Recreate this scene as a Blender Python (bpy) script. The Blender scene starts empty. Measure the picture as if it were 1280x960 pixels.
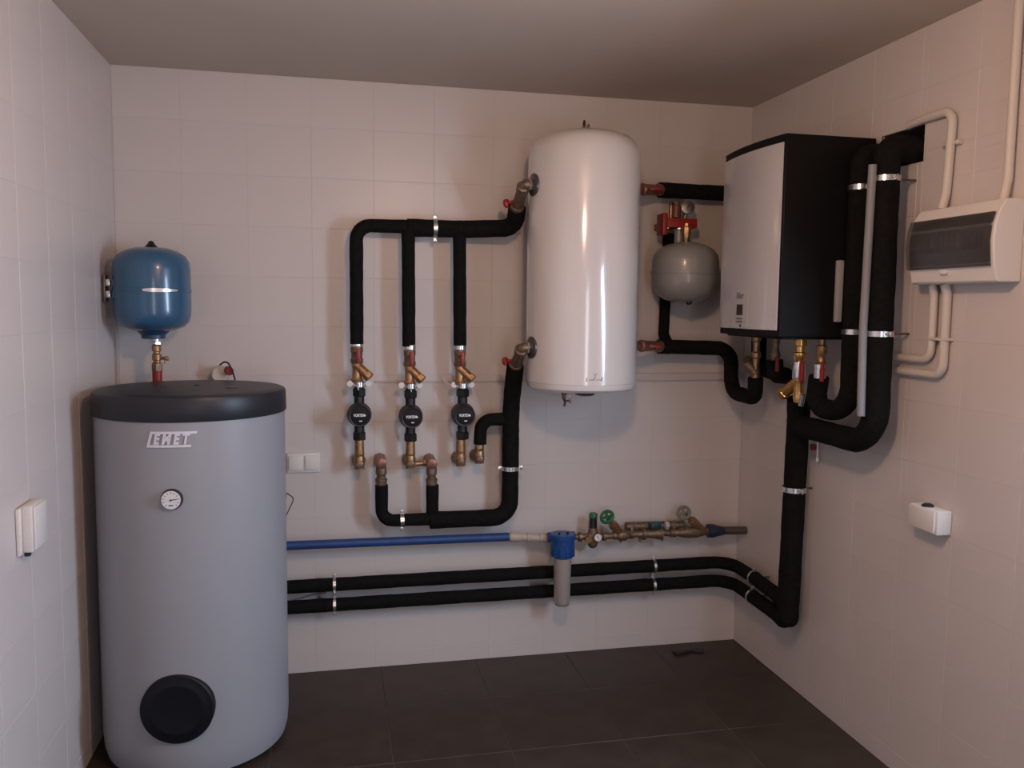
import bpy, bmesh, math
from mathutils import Vector, Matrix
PI = math.pi
S = bpy.context.scene
C = S.collection

# ------------------------------------------------------------------ camera
CAM = Vector((0.82398, -3.61489, 1.58080))
RT = Vector((0.977296, -0.211540, 0.011644))
UP = Vector((0.0, 0.0, 1.0))
FW = Vector((math.sin(.213375)*math.cos(.090703), math.cos(.213375)*math.cos(.090703), -math.sin(.090703)))
_r = Vector((math.cos(.213375), -math.sin(.213375), 0)); _u = _r.cross(FW)
_c, _s = math.cos(.011738), math.sin(.011738)
RT = _r*_c + _u*_s; UP = -_r*_s + _u*_c
F = 1052.686
cd = bpy.data.cameras.new('camera'); cam = bpy.data.objects.new('camera', cd); C.objects.link(cam)
cd.sensor_width = 36; cd.lens = F/1280*36; cd.clip_start = .05
cam.matrix_world = Matrix(((RT.x, UP.x, -FW.x, CAM.x), (RT.y, UP.y, -FW.y, CAM.y), (RT.z, UP.z, -FW.z, CAM.z), (0, 0, 0, 1)))
S.camera = cam
W, H, LEN = 2.7143, 2.5, 4.9          # room width, height, length

# ------------------------------------------------------------------ world, lights, exposure
wd = bpy.data.worlds.new('sky'); S.world = wd; wd.use_nodes = True
wd.node_tree.nodes['Background'].inputs[0].default_value = (.62, .74, 1, 1)
wd.node_tree.nodes['Background'].inputs[1].default_value = .6
S.view_settings.view_transform = 'Standard'; S.view_settings.look = 'None'
S.view_settings.gamma = 1; S.view_settings.use_curve_mapping = False
S.view_settings.exposure = 0.27

def area(name, loc, rot, sx, sy, power, col, spread=180):
    l = bpy.data.lights.new(name, 'AREA'); l.shape = 'RECTANGLE'; l.size = sx; l.size_y = sy
    l.energy = power; l.color = col; l.spread = math.radians(spread)
    o = bpy.data.objects.new(name, l); C.objects.link(o); o.location = loc; o.rotation_euler = rot
    return o
# daylight through the narrow window in the right wall, through the door behind the camera, and the ceiling lamp
WY0, WY1, WZ0, WZ1 = -2.36, -1.90, .80, 2.00
area('window_daylight', (W+.06, (WY0+WY1)/2, (WZ0+WZ1)/2), (0, PI/2+math.radians(-28), 0), WZ1-WZ0-.06, WY1-WY0-.06, 40, (.56, .75, 1.0), 170)
area('door_daylight', (1.35, -LEN-.06, 1.15), (PI/2, 0, 0), .48, 1.9, 13, (.95, .92, .95))
pl = bpy.data.lights.new('ceiling_lamp_light', 'POINT'); pl.energy = 29; pl.color = (1.0, .63, .42); pl.shadow_soft_size = .07
po = bpy.data.objects.new('ceiling_lamp_light', pl); C.objects.link(po); po.location = (1.30, -2.30, 2.22)

# ------------------------------------------------------------------ materials
MATS = {}
def mat(name, col, rough=.5, metal=0, spec=.5, noise=None, bump=None, coat=0, trans=0, alpha=1):
    """noise=(scale, amount) colour variation; bump=(scale, strength)"""
    if name in MATS: return MATS[name]
    m = bpy.data.materials.new(name); m.use_nodes = True; nt = m.node_tree; b = nt.nodes['Principled BSDF']
    b.inputs['Base Color'].default_value = (*col, 1); b.inputs['Roughness'].default_value = rough
    b.inputs['Metallic'].default_value = metal; b.inputs['Specular IOR Level'].default_value = spec
    b.inputs['Coat Weight'].default_value = coat; b.inputs['Coat Roughness'].default_value = .08
    b.inputs['Transmission Weight'].default_value = trans; b.inputs['Alpha'].default_value = alpha
    tc = nt.nodes.new('ShaderNodeTexCoord')
    if noise:
        n = nt.nodes.new('ShaderNodeTexNoise'); n.inputs['Scale'].default_value = noise[0]; n.inputs['Detail'].default_value = 5
        nt.links.new(tc.outputs['Object'], n.inputs['Vector'])
        r = nt.nodes.new('ShaderNodeMapRange'); r.inputs[1].default_value = .3; r.inputs[2].default_value = .7
        r.inputs[3].default_value = 1-noise[1]; r.inputs[4].default_value = 1+noise[1]
        nt.links.new(n.outputs['Fac'], r.inputs[0])
        x = nt.nodes.new('ShaderNodeVectorMath'); x.operation = 'SCALE'; x.inputs[0].default_value = col
        nt.links.new(r.outputs[0], x.inputs['Scale']); nt.links.new(x.outputs[0], b.inputs['Base Color'])
    if bump:
        n = nt.nodes.new('ShaderNodeTexNoise'); n.inputs['Scale'].default_value = bump[0]; n.inputs['Detail'].default_value = 4
        nt.links.new(tc.outputs['Object'], n.inputs['Vector'])
        bp = nt.nodes.new('ShaderNodeBump'); bp.inputs['Strength'].default_value = bump[1]; bp.inputs['Distance'].default_value = .003
        nt.links.new(n.outputs['Fac'], bp.inputs['Height']); nt.links.new(bp.outputs[0], b.inputs['Normal'])
    MATS[name] = m; return m
M_tile = mat('glazed_tile', (.625, .568, .545), .34, spec=.4, noise=(1.7, .02), bump=(5, .06))
M_grout = mat('tile_grout', (.60, .542, .52), .8)
M_ceil = mat('ceiling_paint', (.54, .455, .385), .95, noise=(3, .03), bump=(60, .05))
M_floor = mat('dark_floor_tile', (.046, .032, .024), .42, spec=.35, noise=(9, .22), bump=(35, .12))
M_fgrout = mat('floor_grout', (.078, .062, .048), .9, noise=(20, .2))
M_foam = mat('black_foam', (.0065, .0062, .006), .88, spec=.15, noise=(60, .35), bump=(90, .5))
M_tape = mat('black_tape', (.014, .011, .010), .55)
M_brass = mat('brass', (.37, .215, .11), .38, .75, noise=(70, .3), bump=(110, .25))
M_brass2 = mat('bright_brass', (.80, .46, .16), .27, .85, noise=(70, .2))
M_dbrass = mat('aged_brass', (.20, .135, .09), .48, .6, noise=(80, .35), bump=(110, .3))
M_steel = mat('zinc_steel', (.70, .71, .72), .25, .95, noise=(80, .15))
M_dsteel = mat('dark_steel', (.16, .14, .13), .35, .8, noise=(60, .2))
M_red = mat('red_plastic', (.30, .022, .020), .4)
M_redp = mat('red_paint', (.27, .018, .014), .4)
M_blackp = mat('black_plastic', (.009, .0085, .0095), .33)
M_greyp = mat('dark_grey_plastic', (.020, .019, .022), .5)
M_white = mat('white_plastic', (.74, .70, .67), .4)
M_whitep = mat('white_enamel', (.70, .655, .63), .16, spec=.5, coat=.6)
M_jacket = mat('grey_tank_jacket', (.305, .31, .335), .42, spec=.35, noise=(2.5, .02), bump=(6, .05))
M_lid = mat('charcoal_lid', (.019, .020, .026), .42, spec=.4)
M_navy = mat('black_flange_cover', (.006, .0065, .010), .5, spec=.25)
M_blue = mat('blue_paint', (.036, .108, .205), .26, spec=.5, coat=.3)
M_bluepipe = mat('blue_pipe_sleeve', (.014, .055, .20), .5, noise=(25, .12))
M_bluep = mat('blue_filter_plastic', (.010, .065, .24), .4)
M_disp = mat('pump_display', (.006, .006, .008), .55, spec=.25)
M_greyv = mat('grey_vessel_paint', (.27, .265, .255), .32, coat=.2)
M_boil = mat('boiler_black', (.0055, .0048, .0046), .55, spec=.16, bump=(120, .08))
M_panel = mat('boiler_panel_white', (.50, .475, .475), .12, coat=.7)
M_conduit = mat('cream_conduit', (.64, .58, .52), .45)
M_gcond = mat('grey_conduit', (.24, .24, .25), .5)
M_green = mat('green_plastic', (.015, .12, .05), .45)
M_gwheel = mat('olive_handwheel', (.17, .16, .12), .5)
M_dial = mat('dial_face', (.72, .72, .72), .35)
M_ink = mat('ink', (.02, .02, .02), .5)
M_inkg = mat('grey_ink', (.16, .14, .13), .5)
M_badge = mat('badge_white', (.66, .67, .72), .3)
M_silver = mat('silver_print', (.75, .75, .76), .25, .5)
M_pale = mat('pale_ppr', (.46, .38, .32), .45)
M_pumpw = mat('pump_print', (.85, .85, .85), .5)
M_frost = mat('clear_bowl', (.42, .37, .34), .22, coat=.4, trans=.15)
M_dark = mat('hole_dark', (.08, .062, .05), .95)
M_wood = mat('door_wood', (.30, .20, .12), .5, noise=(6, .2))
M_smoke = mat('smoked_cover', (.055, .05, .052), .12, spec=.5, alpha=.5)
M_glass = mat('window_glass', (.9, .95, 1), .02, trans=1, alpha=.12)
M_rail = mat('switch_row', (.17, .165, .16), .5)

# ------------------------------------------------------------------ placing helpers: a point at distance d in front of a wall
def ray(px, py): return FW + RT*((px-640)/F) - UP*((py-480)/F)
def bk(px, py, d=0.0):
    v = ray(px, py); return CAM + v*((-d-CAM.y)/v.y)
def rw(px, py, d=0.0):
    v = ray(px, py); return CAM + v*((W-d-CAM.x)/v.x)

# ------------------------------------------------------------------ mesh helpers
def V(*a): return Vector(a)
def frame(z):
    z = z.normalized(); a = V(0, 0, 1) if abs(z.z) < .9 else V(1, 0, 0)
    x = a.cross(z).normalized(); return x, z.cross(x), z
class MB:
    def __init__(s): s.bm = bmesh.new()
    def box(s, c, size, bev=0, rot=None, seg=2):
        r = bmesh.ops.create_cube(s.bm, size=1); vs = r['verts']
        m = Matrix.Translation(c) @ (rot.to_4x4() if rot else Matrix()) @ Matrix.Diagonal((*size, 1))
        bmesh.ops.transform(s.bm, matrix=m, verts=vs)
        if bev: 
            es = list({e for v in vs for e in v.link_edges})
            bmesh.ops.bevel(s.bm, geom=es, offset=bev, segments=seg, affect='EDGES', profile=.5)
        return s
    def ring(s, c, x, y, r, n):
        return [s.bm.verts.new(c + x*(r*math.cos(2*PI*i/n)) + y*(r*math.sin(2*PI*i/n))) for i in range(n)]
    def skin(s, rings, cap=True):
        for a, b in zip(rings, rings[1:]):
            n = len(a)
            for i in range(n): s.bm.faces.new((a[i], a[(i+1) % n], b[(i+1) % n], b[i]))
        if cap:
            s.bm.faces.new(list(reversed(rings[0]))); s.bm.faces.new(rings[-1])
    def lathe(s, o, ax, prof, n=24, cap=True, ph=0):
        x, y, z = frame(Vector(ax)); o = Vector(o)
        if ph: x, y = x*math.cos(ph)+y*math.sin(ph), y*math.cos(ph)-x*math.sin(ph)
        s.skin([s.ring(o + z*t, x, y, max(r, 1e-5), n) for t, r in prof], cap); return s
    def cyl(s, a, b, r, n=20, r2=None):
        a, b = Vector(a), Vector(b); L = (b-a).length; e = min(r*.12, L*.2)
        r2 = r if r2 is None else r2
        return s.lathe(a, b-a, [(0, r-e), (e, r), (L-e, r2), (L, r2-e)], n)
    def hexn(s, a, b, r): return s.cyl(a, b, r, 6)
    def tube(s, pts, r, n=20, bend=.05, wob=0):
        pts = [Vector(p) for p in pts]; P = [pts[0]]
        for i in range(1, len(pts)-1):
            a, b, c = pts[i-1], pts[i], pts[i+1]; u, v = (a-b), (c-b)
            ang = u.angle(v)
            if ang > PI-.02: P.append(b); continue
            bd = bend[i-1] if isinstance(bend, (list, tuple)) else bend
            t = min(bd/math.tan(ang/2), u.length*.49, v.length*.49); p0, p1 = b+u.normalized()*t, b+v.normalized()*t
            rr = t*math.tan(ang/2); bis = (u.normalized()+v.normalized()).normalized(); cc = b + bis*(rr/math.sin(ang/2))
            k = 9
            for j in range(k+1):
                w = (p0-cc).normalized().slerp((p1-cc).normalized(), j/k); P.append(cc + w*rr)
        P.append(pts[-1])
        Q = [P[0]]
        for p in P[1:]:
            d = (p-Q[-1]).length
            if d < 1e-4: continue
            if wob and d > .05:
                q0 = Q[-1].copy(); k = int(d/.035)
                for j in range(1, k): Q.append(q0.lerp(p, j/k))
            Q.append(p)
        P = Q
        rings = []; x = None
        for i, p in enumerate(P):
            t = (P[min(i+1, len(P)-1)]-P[max(i-1, 0)]).normalized()
            if x is None: x, y, _ = frame(t)
            else:
                x = (x - t*x.dot(t)).normalized(); y = t.cross(x)
            R = r*(1+wob*(math.sin(i*2.3)+math.sin(i*.9+1))*.5) if wob else r
            rings.append(s.ring(p, x, y, R, n))
        s.skin(rings); return s
    def torus(s, c, ax, R, r, n=28, k=10):
        x, y, z = frame(Vector(ax)); c = Vector(c); rs = []
        for i in range(n):
            a = 2*PI*i/n; d = x*math.cos(a)+y*math.sin(a)
            rs.append([s.bm.verts.new(c + d*(R+r*math.cos(2*PI*j/k)) + z*(r*math.sin(2*PI*j/k))) for j in range(k)])
        for i in range(n):
            a, b = rs[i], rs[(i+1) % n]
            for j in range(k): s.bm.faces.new((a[j], b[j], b[(j+1) % k], a[(j+1) % k]))
        return s
    def band(s, c, ax, r, w, th):
        """open flat ring (a strap) round a pipe"""
        x, y, z = frame(Vector(ax)); c = Vector(c); n = 28
        prof = [(-w/2, r), (w/2, r), (w/2, r+th), (-w/2, r+th)]
        rs = [[s.bm.verts.new(c + z*t + (x*math.cos(2*PI*i/n)+y*math.sin(2*PI*i/n))*rr) for t, rr in prof] for i in range(n)]
        for i in range(n):
            a, b = rs[i], rs[(i+1) % n]
            for j in range(4): s.bm.faces.new((a[j], b[j], b[(j+1) % 4], a[(j+1) % 4]))
        return s
    def prism(s, pts, off):
        a = [s.bm.verts.new(p) for p in pts]; b = [s.bm.verts.new(Vector(p)+Vector(off)) for p in pts]
        s.skin([a, b]); return s
    def text(s, txt, size, mtx, ext=.001, shear=0, bold=0, align='CENTER'):
        c = bpy.data.curves.new('t', 'FONT'); c.body = txt; c.size = size; c.extrude = ext; c.shear = shear
        c.offset = bold; c.align_x = align; c.align_y = 'CENTER'; c.resolution_u = 3
        o = bpy.data.objects.new('t', c); C.objects.link(o); bpy.context.view_layer.update()
        me = bpy.data.meshes.new_from_object(o.evaluated_get(bpy.context.evaluated_depsgraph_get()))
        me.transform(mtx); s.bm.from_mesh(me)
        bpy.data.objects.remove(o); bpy.data.curves.remove(c); bpy.data.meshes.remove(me); return s
    def build(s, name, m, parent=None, flat=False):
        bmesh.ops.recalc_face_normals(s.bm, faces=s.bm.faces)
        me = bpy.data.meshes.new(name); s.bm.to_mesh(me); s.bm.free(); me.materials.append(m)
        if not flat:
            me.polygons.foreach_set('use_smooth', [True]*len(me.polygons)); me.set_sharp_from_angle(angle=math.radians(38))
        o = bpy.data.objects.new(name, me); C.objects.link(o)
        if parent is not None:
            o.parent = parent
            root = parent
            while root.parent: root = root.parent
            o.matrix_parent_inverse = Matrix.Translation(-Vector(root.location)) if parent is root else Matrix()
        return o
def tag(o, label, cat, group=None, kind=None):
    if kind: o['kind'] = kind
    if label: o['label'] = label
    if cat: o['category'] = cat
    if group: o['group'] = group
    return o
def thing(name, label, cat, loc=(0, 0, 0), group=None):
    o = bpy.data.objects.new(name, None); C.objects.link(o); o.location = loc; o.empty_display_size = .05
    return tag(o, label, cat, group)
def lab(o, l): o['label'] = l; return o
def copy_tree(o, parent=None):
    c = o.copy(); C.objects.link(c)
    if parent is not None: c.parent = parent; c.matrix_parent_inverse = o.matrix_parent_inverse.copy()
    for ch in [k for k in SNAP[o.name]]: copy_tree(ch, c)
    return c
SNAP = {}
def snap(o):
    ks = [k for k in bpy.data.objects if k.parent == o]; SNAP[o.name] = ks
    for k in ks: snap(k)
def dup(o, loc, label):
    snap(o); c = copy_tree(o); c.location = loc; c['label'] = label; return c

# ------------------------------------------------------------------ room shell
def cells(u0, u1, v0, v1, holes):
    us = sorted({u0, u1, *[h[0] for h in holes], *[h[1] for h in holes]}); us = [u for u in us if u0 <= u <= u1]
    vs = sorted({v0, v1, *[h[2] for h in holes], *[h[3] for h in holes]}); vs = [v for v in vs if v0 <= v <= v1]
    out = []
    for a, b in zip(us, us[1:]):
        for c, d in zip(vs, vs[1:]):
            m, n = (a+b)/2, (c+d)/2
            if not any(h[0] < m < h[1] and h[2] < n < h[3] for h in holes): out.append((a, b, c, d))
    return out
TH, RC = .12, .0009      # wall thickness, joint recess
HOLE = (-1.165, -.945, 2.070, 2.190)
WIN = (WY0, WY1, WZ0, WZ1)
def wall(name, axis, pos, sgn, u0, u1, holes):
    mb = MB()
    for a, b, c, d in cells(u0, u1, 0, H, holes):
        t = pos + sgn*(RC+TH/2)
        if axis == 'y': mb.box(((a+b)/2, t, (c+d)/2), (b-a, TH, d-c))
        else: mb.box((t, (a+b)/2, (c+d)/2), (TH, b-a, d-c))
    return tag(mb.build(name, M_grout, flat=True), None, None, kind='structure')
wb = wall('wall_back', 'y', 0, 1, -.12, W+.12, [])
wl = wall('wall_left', 'x', 0, -1, -LEN, 0, [])
wr = wall('wall_right', 'x', W, 1, -LEN, 0, [HOLE, WIN])
TU, TV, G = .2525, .2030, .0017
tile_me = {}
def tile_mesh(w, h, axis):
    k = (round(w, 3), round(h, 3), axis)
    if k in tile_me: return tile_me[k]
    bm = bmesh.new(); b = .0006; t = .006
    q = [(-1, -1), (1, -1), (1, 1), (-1, 1)]
    def P3(u, v, d):
        if axis == 'y': return (u, d, v)
        return (-d if axis == 'xl' else d, u, v)
    lo = [bm.verts.new(P3(u*w/2, v*h/2, t)) for u, v in q]
    mi = [bm.verts.new(P3(u*w/2, v*h/2, b)) for u, v in q]
    hi = [bm.verts.new(P3(u*(w/2-b), v*(h/2-b), 0)) for u, v in q]
    for a, c in ((lo, mi), (mi, hi)):
        for i in range(4): bm.faces.new((a[i], a[(i+1) % 4], c[(i+1) % 4], c[i]))
    bm.faces.new(hi); bmesh.ops.recalc_face_normals(bm, faces=bm.faces)
    if axis == 'xl' and hi: pass
    me = bpy.data.meshes.new('wall_tile'); bm.to_mesh(me); bm.free(); me.materials.append(M_tile)
    tile_me[k] = me; return me
def tiles(parent, axis, pos, u0, u1, ustart, holes, uind):
    """individual tiles for u in uind, the others joined as one 'stuff' mesh"""
    rest = bmesh.new(); nrest = 0
    k = math.floor((u0-ustart)/TU)
    us = [ustart+TU*i for i in range(k, k+60)]
    vs = [.070+TV*i for i in range(-1, 14)]
    for a0 in us:
        a, b = max(a0, u0), min(a0+TU, u1)
        if b-a < .02: continue
        for c0 in vs:
            c, d = max(c0, 0), min(c0+TV, H)
            if d-c < .012: continue
            for (e, f, g, h) in cells(a+G/2, b-G/2, c+G/2, d-G/2, holes):
                me = tile_mesh(f-e, h-g, axis); m, n = (e+f)/2, (g+h)/2
                loc = (m, pos, n) if axis == 'y' else (pos, m, n)
                if uind[0] <= m <= uind[1]:
                    o = bpy.data.objects.new('wall_tile', me); C.objects.link(o); o.location = loc; o.parent = parent
                else:
                    t = me.copy(); t.transform(Matrix.Translation(loc)); rest.from_mesh(t); bpy.data.meshes.remove(t); nrest += 1
    if nrest:
        me = bpy.data.meshes.new('wall_tiling'); rest.to_mesh(me); me.materials.append(M_tile)
        o = bpy.data.objects.new('wall_tiling', me); C.objects.link(o); o.parent = parent; o['kind'] = 'stuff'
    rest.free()
tiles(wb, 'y', 0, 0, W, -.0031, [], (-1, 9))
tiles(wl, 'xl', 0, -LEN, 0, -.0650, [], (-2.1, 1))
tiles(wr, 'xr', W, -LEN, 0, -.1300, [HOLE, WIN], (-2.1, 1))
# front wall behind the camera with the door opening
mb = MB()
for a, b, c, d in cells(-.12, W+.12, 0, H, [(1.05, 1.65, 0, 2.05)]): mb.box(((a+b)/2, -LEN-TH/2, (c+d)/2), (b-a, TH, d-c))
tag(mb.build('wall_front', mat('plaster', (.58, .54, .50), .9, noise=(2, .03)), flat=True), None, None, kind='structure')
tag(MB().box((W/2, -LEN/2, H+.06), (W+.3, LEN+.3, .12)).build('ceiling', M_ceil, flat=True), None, None, kind='structure')
fl = tag(MB().box((W/2, -LEN/2, -.062), (W+.3, LEN+.3, .12)).build('floor', M_fgrout, flat=True), None, None, kind='structure')
FT = .42
ft_me = {}
for i in range(-1, 6):
    for j in range(0, 12):
        x0, x1 = max(1.030+FT*(i-2), 0), min(1.030+FT*(i-1), W)
        y1, y0 = min(-.382+FT*(1-j), 0), max(-.382-FT*j, -LEN)
        if x1-x0 < .03 or y1-y0 < .03: continue
        w, h = x1-x0-.004, y1-y0-.004; k = (round(w, 3), round(h, 3))
        if k not in ft_me:
            t = MB().box((0, 0, -.004), (w, h, .008), .001, seg=1); me = bpy.data.meshes.new('floor_tile'); t.bm.to_mesh(me); t.bm.free(); me.materials.append(M_floor); ft_me[k] = me
        o = bpy.data.objects.new('floor_tile', ft_me[k]); C.objects.link(o); o.location = ((x0+x1)/2, (y0+y1)/2, 0); o.parent = fl
# window and door (out of view, they light the room)
wn = MB()
fy, fz = (WY0+WY1)/2, (WZ0+WZ1)/2
for c, sz in (((W+.1, WY0+.025, fz), (.05, .05, WZ1-WZ0)), ((W+.1, WY1-.025, fz), (.05, .05, WZ1-WZ0)), ((W+.1, fy, WZ0+.025), (.05, WY1-WY0, .05)), ((W+.1, fy, WZ1-.025), (.05, WY1-WY0, .05))): wn.box(c, sz, .004)
wo = tag(wn.build('window_1', M_white), None, None, kind='structure')
MB().box((W+.1, fy, fz), (.006, WY1-WY0-.08, WZ1-WZ0-.08)).build('pane', M_glass, wo)
dn = MB()
for c, sz in (((1.08, -LEN-.06, 1.025), (.06, .14, 2.05)), ((1.62, -LEN-.06, 1.025), (.06, .14, 2.05)), ((1.35, -LEN-.06, 2.02), (.48, .14, .06))): dn.box(c, sz, .004)
tag(dn.build('door_1', M_wood), None, None, kind='structure')
# pipe hole in the right wall
mb = MB()
for a in ((W+.115, -1.055, 2.13, .01, .22, .12), (W+.065, -1.167, 2.13, .11, .006, .12), (W+.065, -.943, 2.13, .11, .006, .12), (W+.065, -1.055, 2.192, .11, .22, .006), (W+.065, -1.055, 2.068, .11, .22, .006)):
    mb.box(a[:3], a[3:])
tag(mb.build('trim_1', M_dark, flat=True), 'rough dark pipe opening in the right wall', None, kind='structure')
# ceiling lamp: a bare bulb on a short cord (out of view)
t = thing('ceiling_lamp', 'bare bulb in a white socket hanging from the ceiling near the camera', 'lamp', (1.30, -2.30, H))
MB().lathe((1.30, -2.30, H), (0, 0, -1), [(0.0005, .045), (.02, .04), (.025, .005), (.16, .005), (.165, .02), (.20, .022)], 24).build('lamp_socket', M_white, t)

# ------------------------------------------------------------------ big floor tank
TX, TY, TR = .347, -.491, .316
t = thing('water_tank', 'large grey round floor-standing hot water tank with charcoal lid in left corner', 'tank', (TX, TY, 0))
mb = MB(); mb.lathe((TX, TY, 0), (0, 0, 1), [(.015, TR-.03), (.02, TR-.012), (.05, TR-.004), (.10, TR), (1.21, TR-.001)], 96)
mb.build('jacket', M_jacket, t)
mb = MB(); mb.lathe((TX, TY, 0), (0, 0, 1), [(1.205, TR+.003), (1.208, TR+.005), (1.272, TR+.004), (1.282, TR), (1.287, TR-.012), (1.289, TR-.05), (1.290, .001)], 96)
ld = lab(mb.build('lid', M_lid, t), 'charcoal plastic lid')
MB().cyl((TX+.01, TY+.05, 1.2895), (TX+.01, TY+.05, 1.2925), .009, 16).build('lid_plug', M_blackp, ld)
MB().cyl((TX+.14, TY-.05, 1.2895), (TX+.14, TY-.05, 1.2915), .02, 20).build('lid_plug', M_blackp, ld)
for a in (.6, 2.4, 4.2, 5.6):
    MB().cyl((TX+math.cos(a)*.25, TY+math.sin(a)*.25, 0.0005), (TX+math.cos(a)*.25, TY+math.sin(a)*.25, .018), .02, 16).build('foot', M_blackp, t)
def on_tank(px, py, out=0):
    """point on the jacket seen at px, py and its outward direction"""
    v = ray(px, py); o = CAM-Vector((TX, TY, 0)); a = v.x**2+v.y**2; b = 2*(o.x*v.x+o.y*v.y); c = o.x**2+o.y**2-TR**2
    s_ = (-b-math.sqrt(b*b-4*a*c))/(2*a); p = CAM+v*s_; n = Vector((p.x-TX, p.y-TY, 0)).normalized()
    return p+n*out, n
def wrap(mb, p0):
    """bend flat verts (u along x, v up, w out) round the jacket, centred at p0"""
    th0 = math.atan2(p0.y-TY, p0.x-TX)
    for v in mb.bm.verts:
        u, h, w = v.co; th = th0 + u/TR; r = TR+w
        v.co = (TX+r*math.cos(th), TY+r*math.sin(th), p0.z+h)
    return mb
p, n = on_tank(213, 549.5)
mb = MB()
hh, hw = .0255, .068; sl = .28
def para(u0, u1, v0, v1, w0=.0005, w1=.003):
    k = 6; 
    for i in range(k):
        a, b = u0+(u1-u0)*i/k, u0+(u1-u0)*(i+1)/k
        mb.prism([V(a+sl*v0, v0, w0), V(b+sl*v0, v0, w0), V(b+sl*v1, v1, w0), V(a+sl*v1, v1, w0)], (0, 0, w1-w0))
para(-hw, hw, -hh, -hh+.008); para(-hw, hw+.006, hh-.008, hh); para(-hw, -hw+.008, -hh, hh)
mb.text('E M E T', .047, Matrix.Translation((.0, 0, .0018)) @ Matrix.Diagonal((.70, 1, 1, 1)), .001, .28, .0022)
wrap(mb, p).build('brand_badge', M_badge, t, flat=True)
p, n = on_tank(215, 624)
mb = MB(); mb.lathe(p-n*.004, n, [(0, .034), (.008, .034), (.014, .032), (.016, .030), (.0155, .029)], 40)
th = mb.build('thermometer', M_greyp, t)
o = MB().lathe(p+n*.0125, n, [(0, .0295), (.0025, .0295)], 40).build('dial', M_dial, th)
x, y, z = frame(n); mb = MB()
for i in range(11):
    a = -.75*PI+i*.15*PI; d = V(0, 0, 1)*math.cos(a)+x*math.sin(a); mb.cyl(p+n*.0152+d*.020, p+n*.0152+d*.026, .0009, 5)
mb.cyl(p+n*.0165-x*.002, p+n*.0165+x*.018+V(0, 0, .003), .0011, 6); mb.cyl(p+n*.015, p+n*.0185, .003, 12); mb.box(p+n*.0155-V(0, 0, .017), (.014, .001, .003))
mb.build('needle', M_ink, th)
p, n = on_tank(222, 886)
mb = MB(); mb.lathe(p-n*.03, n, [(0, .116), (.036, .116), (.040, .112), (.042, .088), (.044, .084), (.043, .079), (.043, .001)], 56)
lab(mb.build('inspection_cover', M_navy, t), 'round black inspection cover near the tank bottom')

# thin black cable sticking out beside the tank
mb = MB(); q = [V(.655, -.47, bk(352, 613, .14).z+.004), bk(358, 616, .13), bk(366.5, 622, .10), bk(366, 627, .10), bk(357.5, 645, .12), V(.655, -.47, bk(352, 652, .14).z)]
tag(mb.tube(q, .0022, 8, .01).build('cable', M_blackp), 'thin black cable loop poking out right of the grey tank', 'cable')

# ------------------------------------------------------------------ blue vessel
BX, BY, BR = .1696, -.20, .1375
t = thing('expansion_vessel', 'blue round expansion vessel in the left corner above the grey tank', 'vessel', (BX, BY, 1.43))
mb = MB(); mb.lathe((BX, BY, 0), (0, 0, 1), [(1.475, .03), (1.478, .072), (1.492, .110), (1.512, .130), (1.538, BR-.0015), (1.56, BR), (1.622, BR), (1.623, BR+.002), (1.634, BR+.002), (1.635, BR), (1.705, BR), (1.735, BR-.003), (1.758, .122), (1.776, .095), (1.787, .060), (1.790, .02)], 64)
mb.build('shell', M_blue, t)
mb = MB()
for i in range(16):
    a0, a1 = -1.62+i*.056, -1.62+(i+1)*.056; b = .003+.004*math.sin(PI*min(1, (i+.5)/16)**.7)
    mb.prism([V(BX+math.cos(a)*(BR+.0022), BY+math.sin(a)*(BR+.0022), 1.6285+s_*b) for a, s_ in ((a0, -1), (a1, -1), (a1, 1), (a0, 1))], V(math.cos(a0), math.sin(a0), 0)*.0008)
mb.build('silver_stripe', M_silver, t)
mb = MB(); mb.lathe((BX, BY, 1.785), (0, 0, 1), [(0, .024), (.006, .023), (.018, .013), (.026, .009), (.029, .004)], 20); mb.build('air_valve_cap', M_blackp, t)
mb = MB(); mb.lathe((BX, BY, 1.475), (0, 0, -1), [(-.012, .062), (0, .058), (.012, .045), (.014, .043), (.026, .043), (.028, .04)], 32)
mb.build('bottom_flange', mat('dark_blue', (.012, .05, .11), .4), t)
t = thing('vessel_clamp', 'dark steel wall clamp gripping the left side of the blue vessel', 'clamp', (.012, BY, 1.64))
MB().box((.008, BY-.01, 1.635), (.010, .05, .10), .002).build('wall_plate', M_dsteel, t)
for z in (1.655, 1.612): MB().box((.021, BY-.02, z), (.016, .025, .026), .003).build('clamp_lug', M_steel, t)
# fittings under it
t = thing('safety_fitting', 'brass fitting stack with red sleeve under the blue vessel', 'valve', (BX+.005, BY, 1.22))
bx = V(BX+.008, BY+.008, 0)
mb = MB(); mb.hexn(bx+V(0, 0, 1.424), bx+V(0, 0, 1.436), .019); mb.cyl(bx+V(0, 0, 1.434), bx+V(0, 0, 1.449), .014); lab(mb.build('nipple', M_steel, t), 'bright steel nipple')
mb = MB(); mb.lathe(bx, (0, 0, 1), [(1.33, .014), (1.345, .018), (1.352, .018), (1.356, .013), (1.362, .013), (1.366, .017), (1.386, .017), (1.39, .012), (1.397, .012), (1.40, .017), (1.418, .017), (1.424, .013)], 16)
mb.cyl(bx+V(0, 0, 1.372), bx+V(.035, -.01, 1.372), .006, 12); mb.box(bx+V(.04, -.012, 1.372), (.014, .006, .018), .002); mb.cyl(bx+V(.03, -.01, 1.372), bx+V(.03, -.01, 1.352), .003, 8)
mb.build('valve_body', M_brass, t)
mb = MB(); mb.hexn(bx+V(0, 0, 1.322), bx+V(0, 0, 1.352), .020); mb.build('nut', M_dbrass, t)
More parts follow.
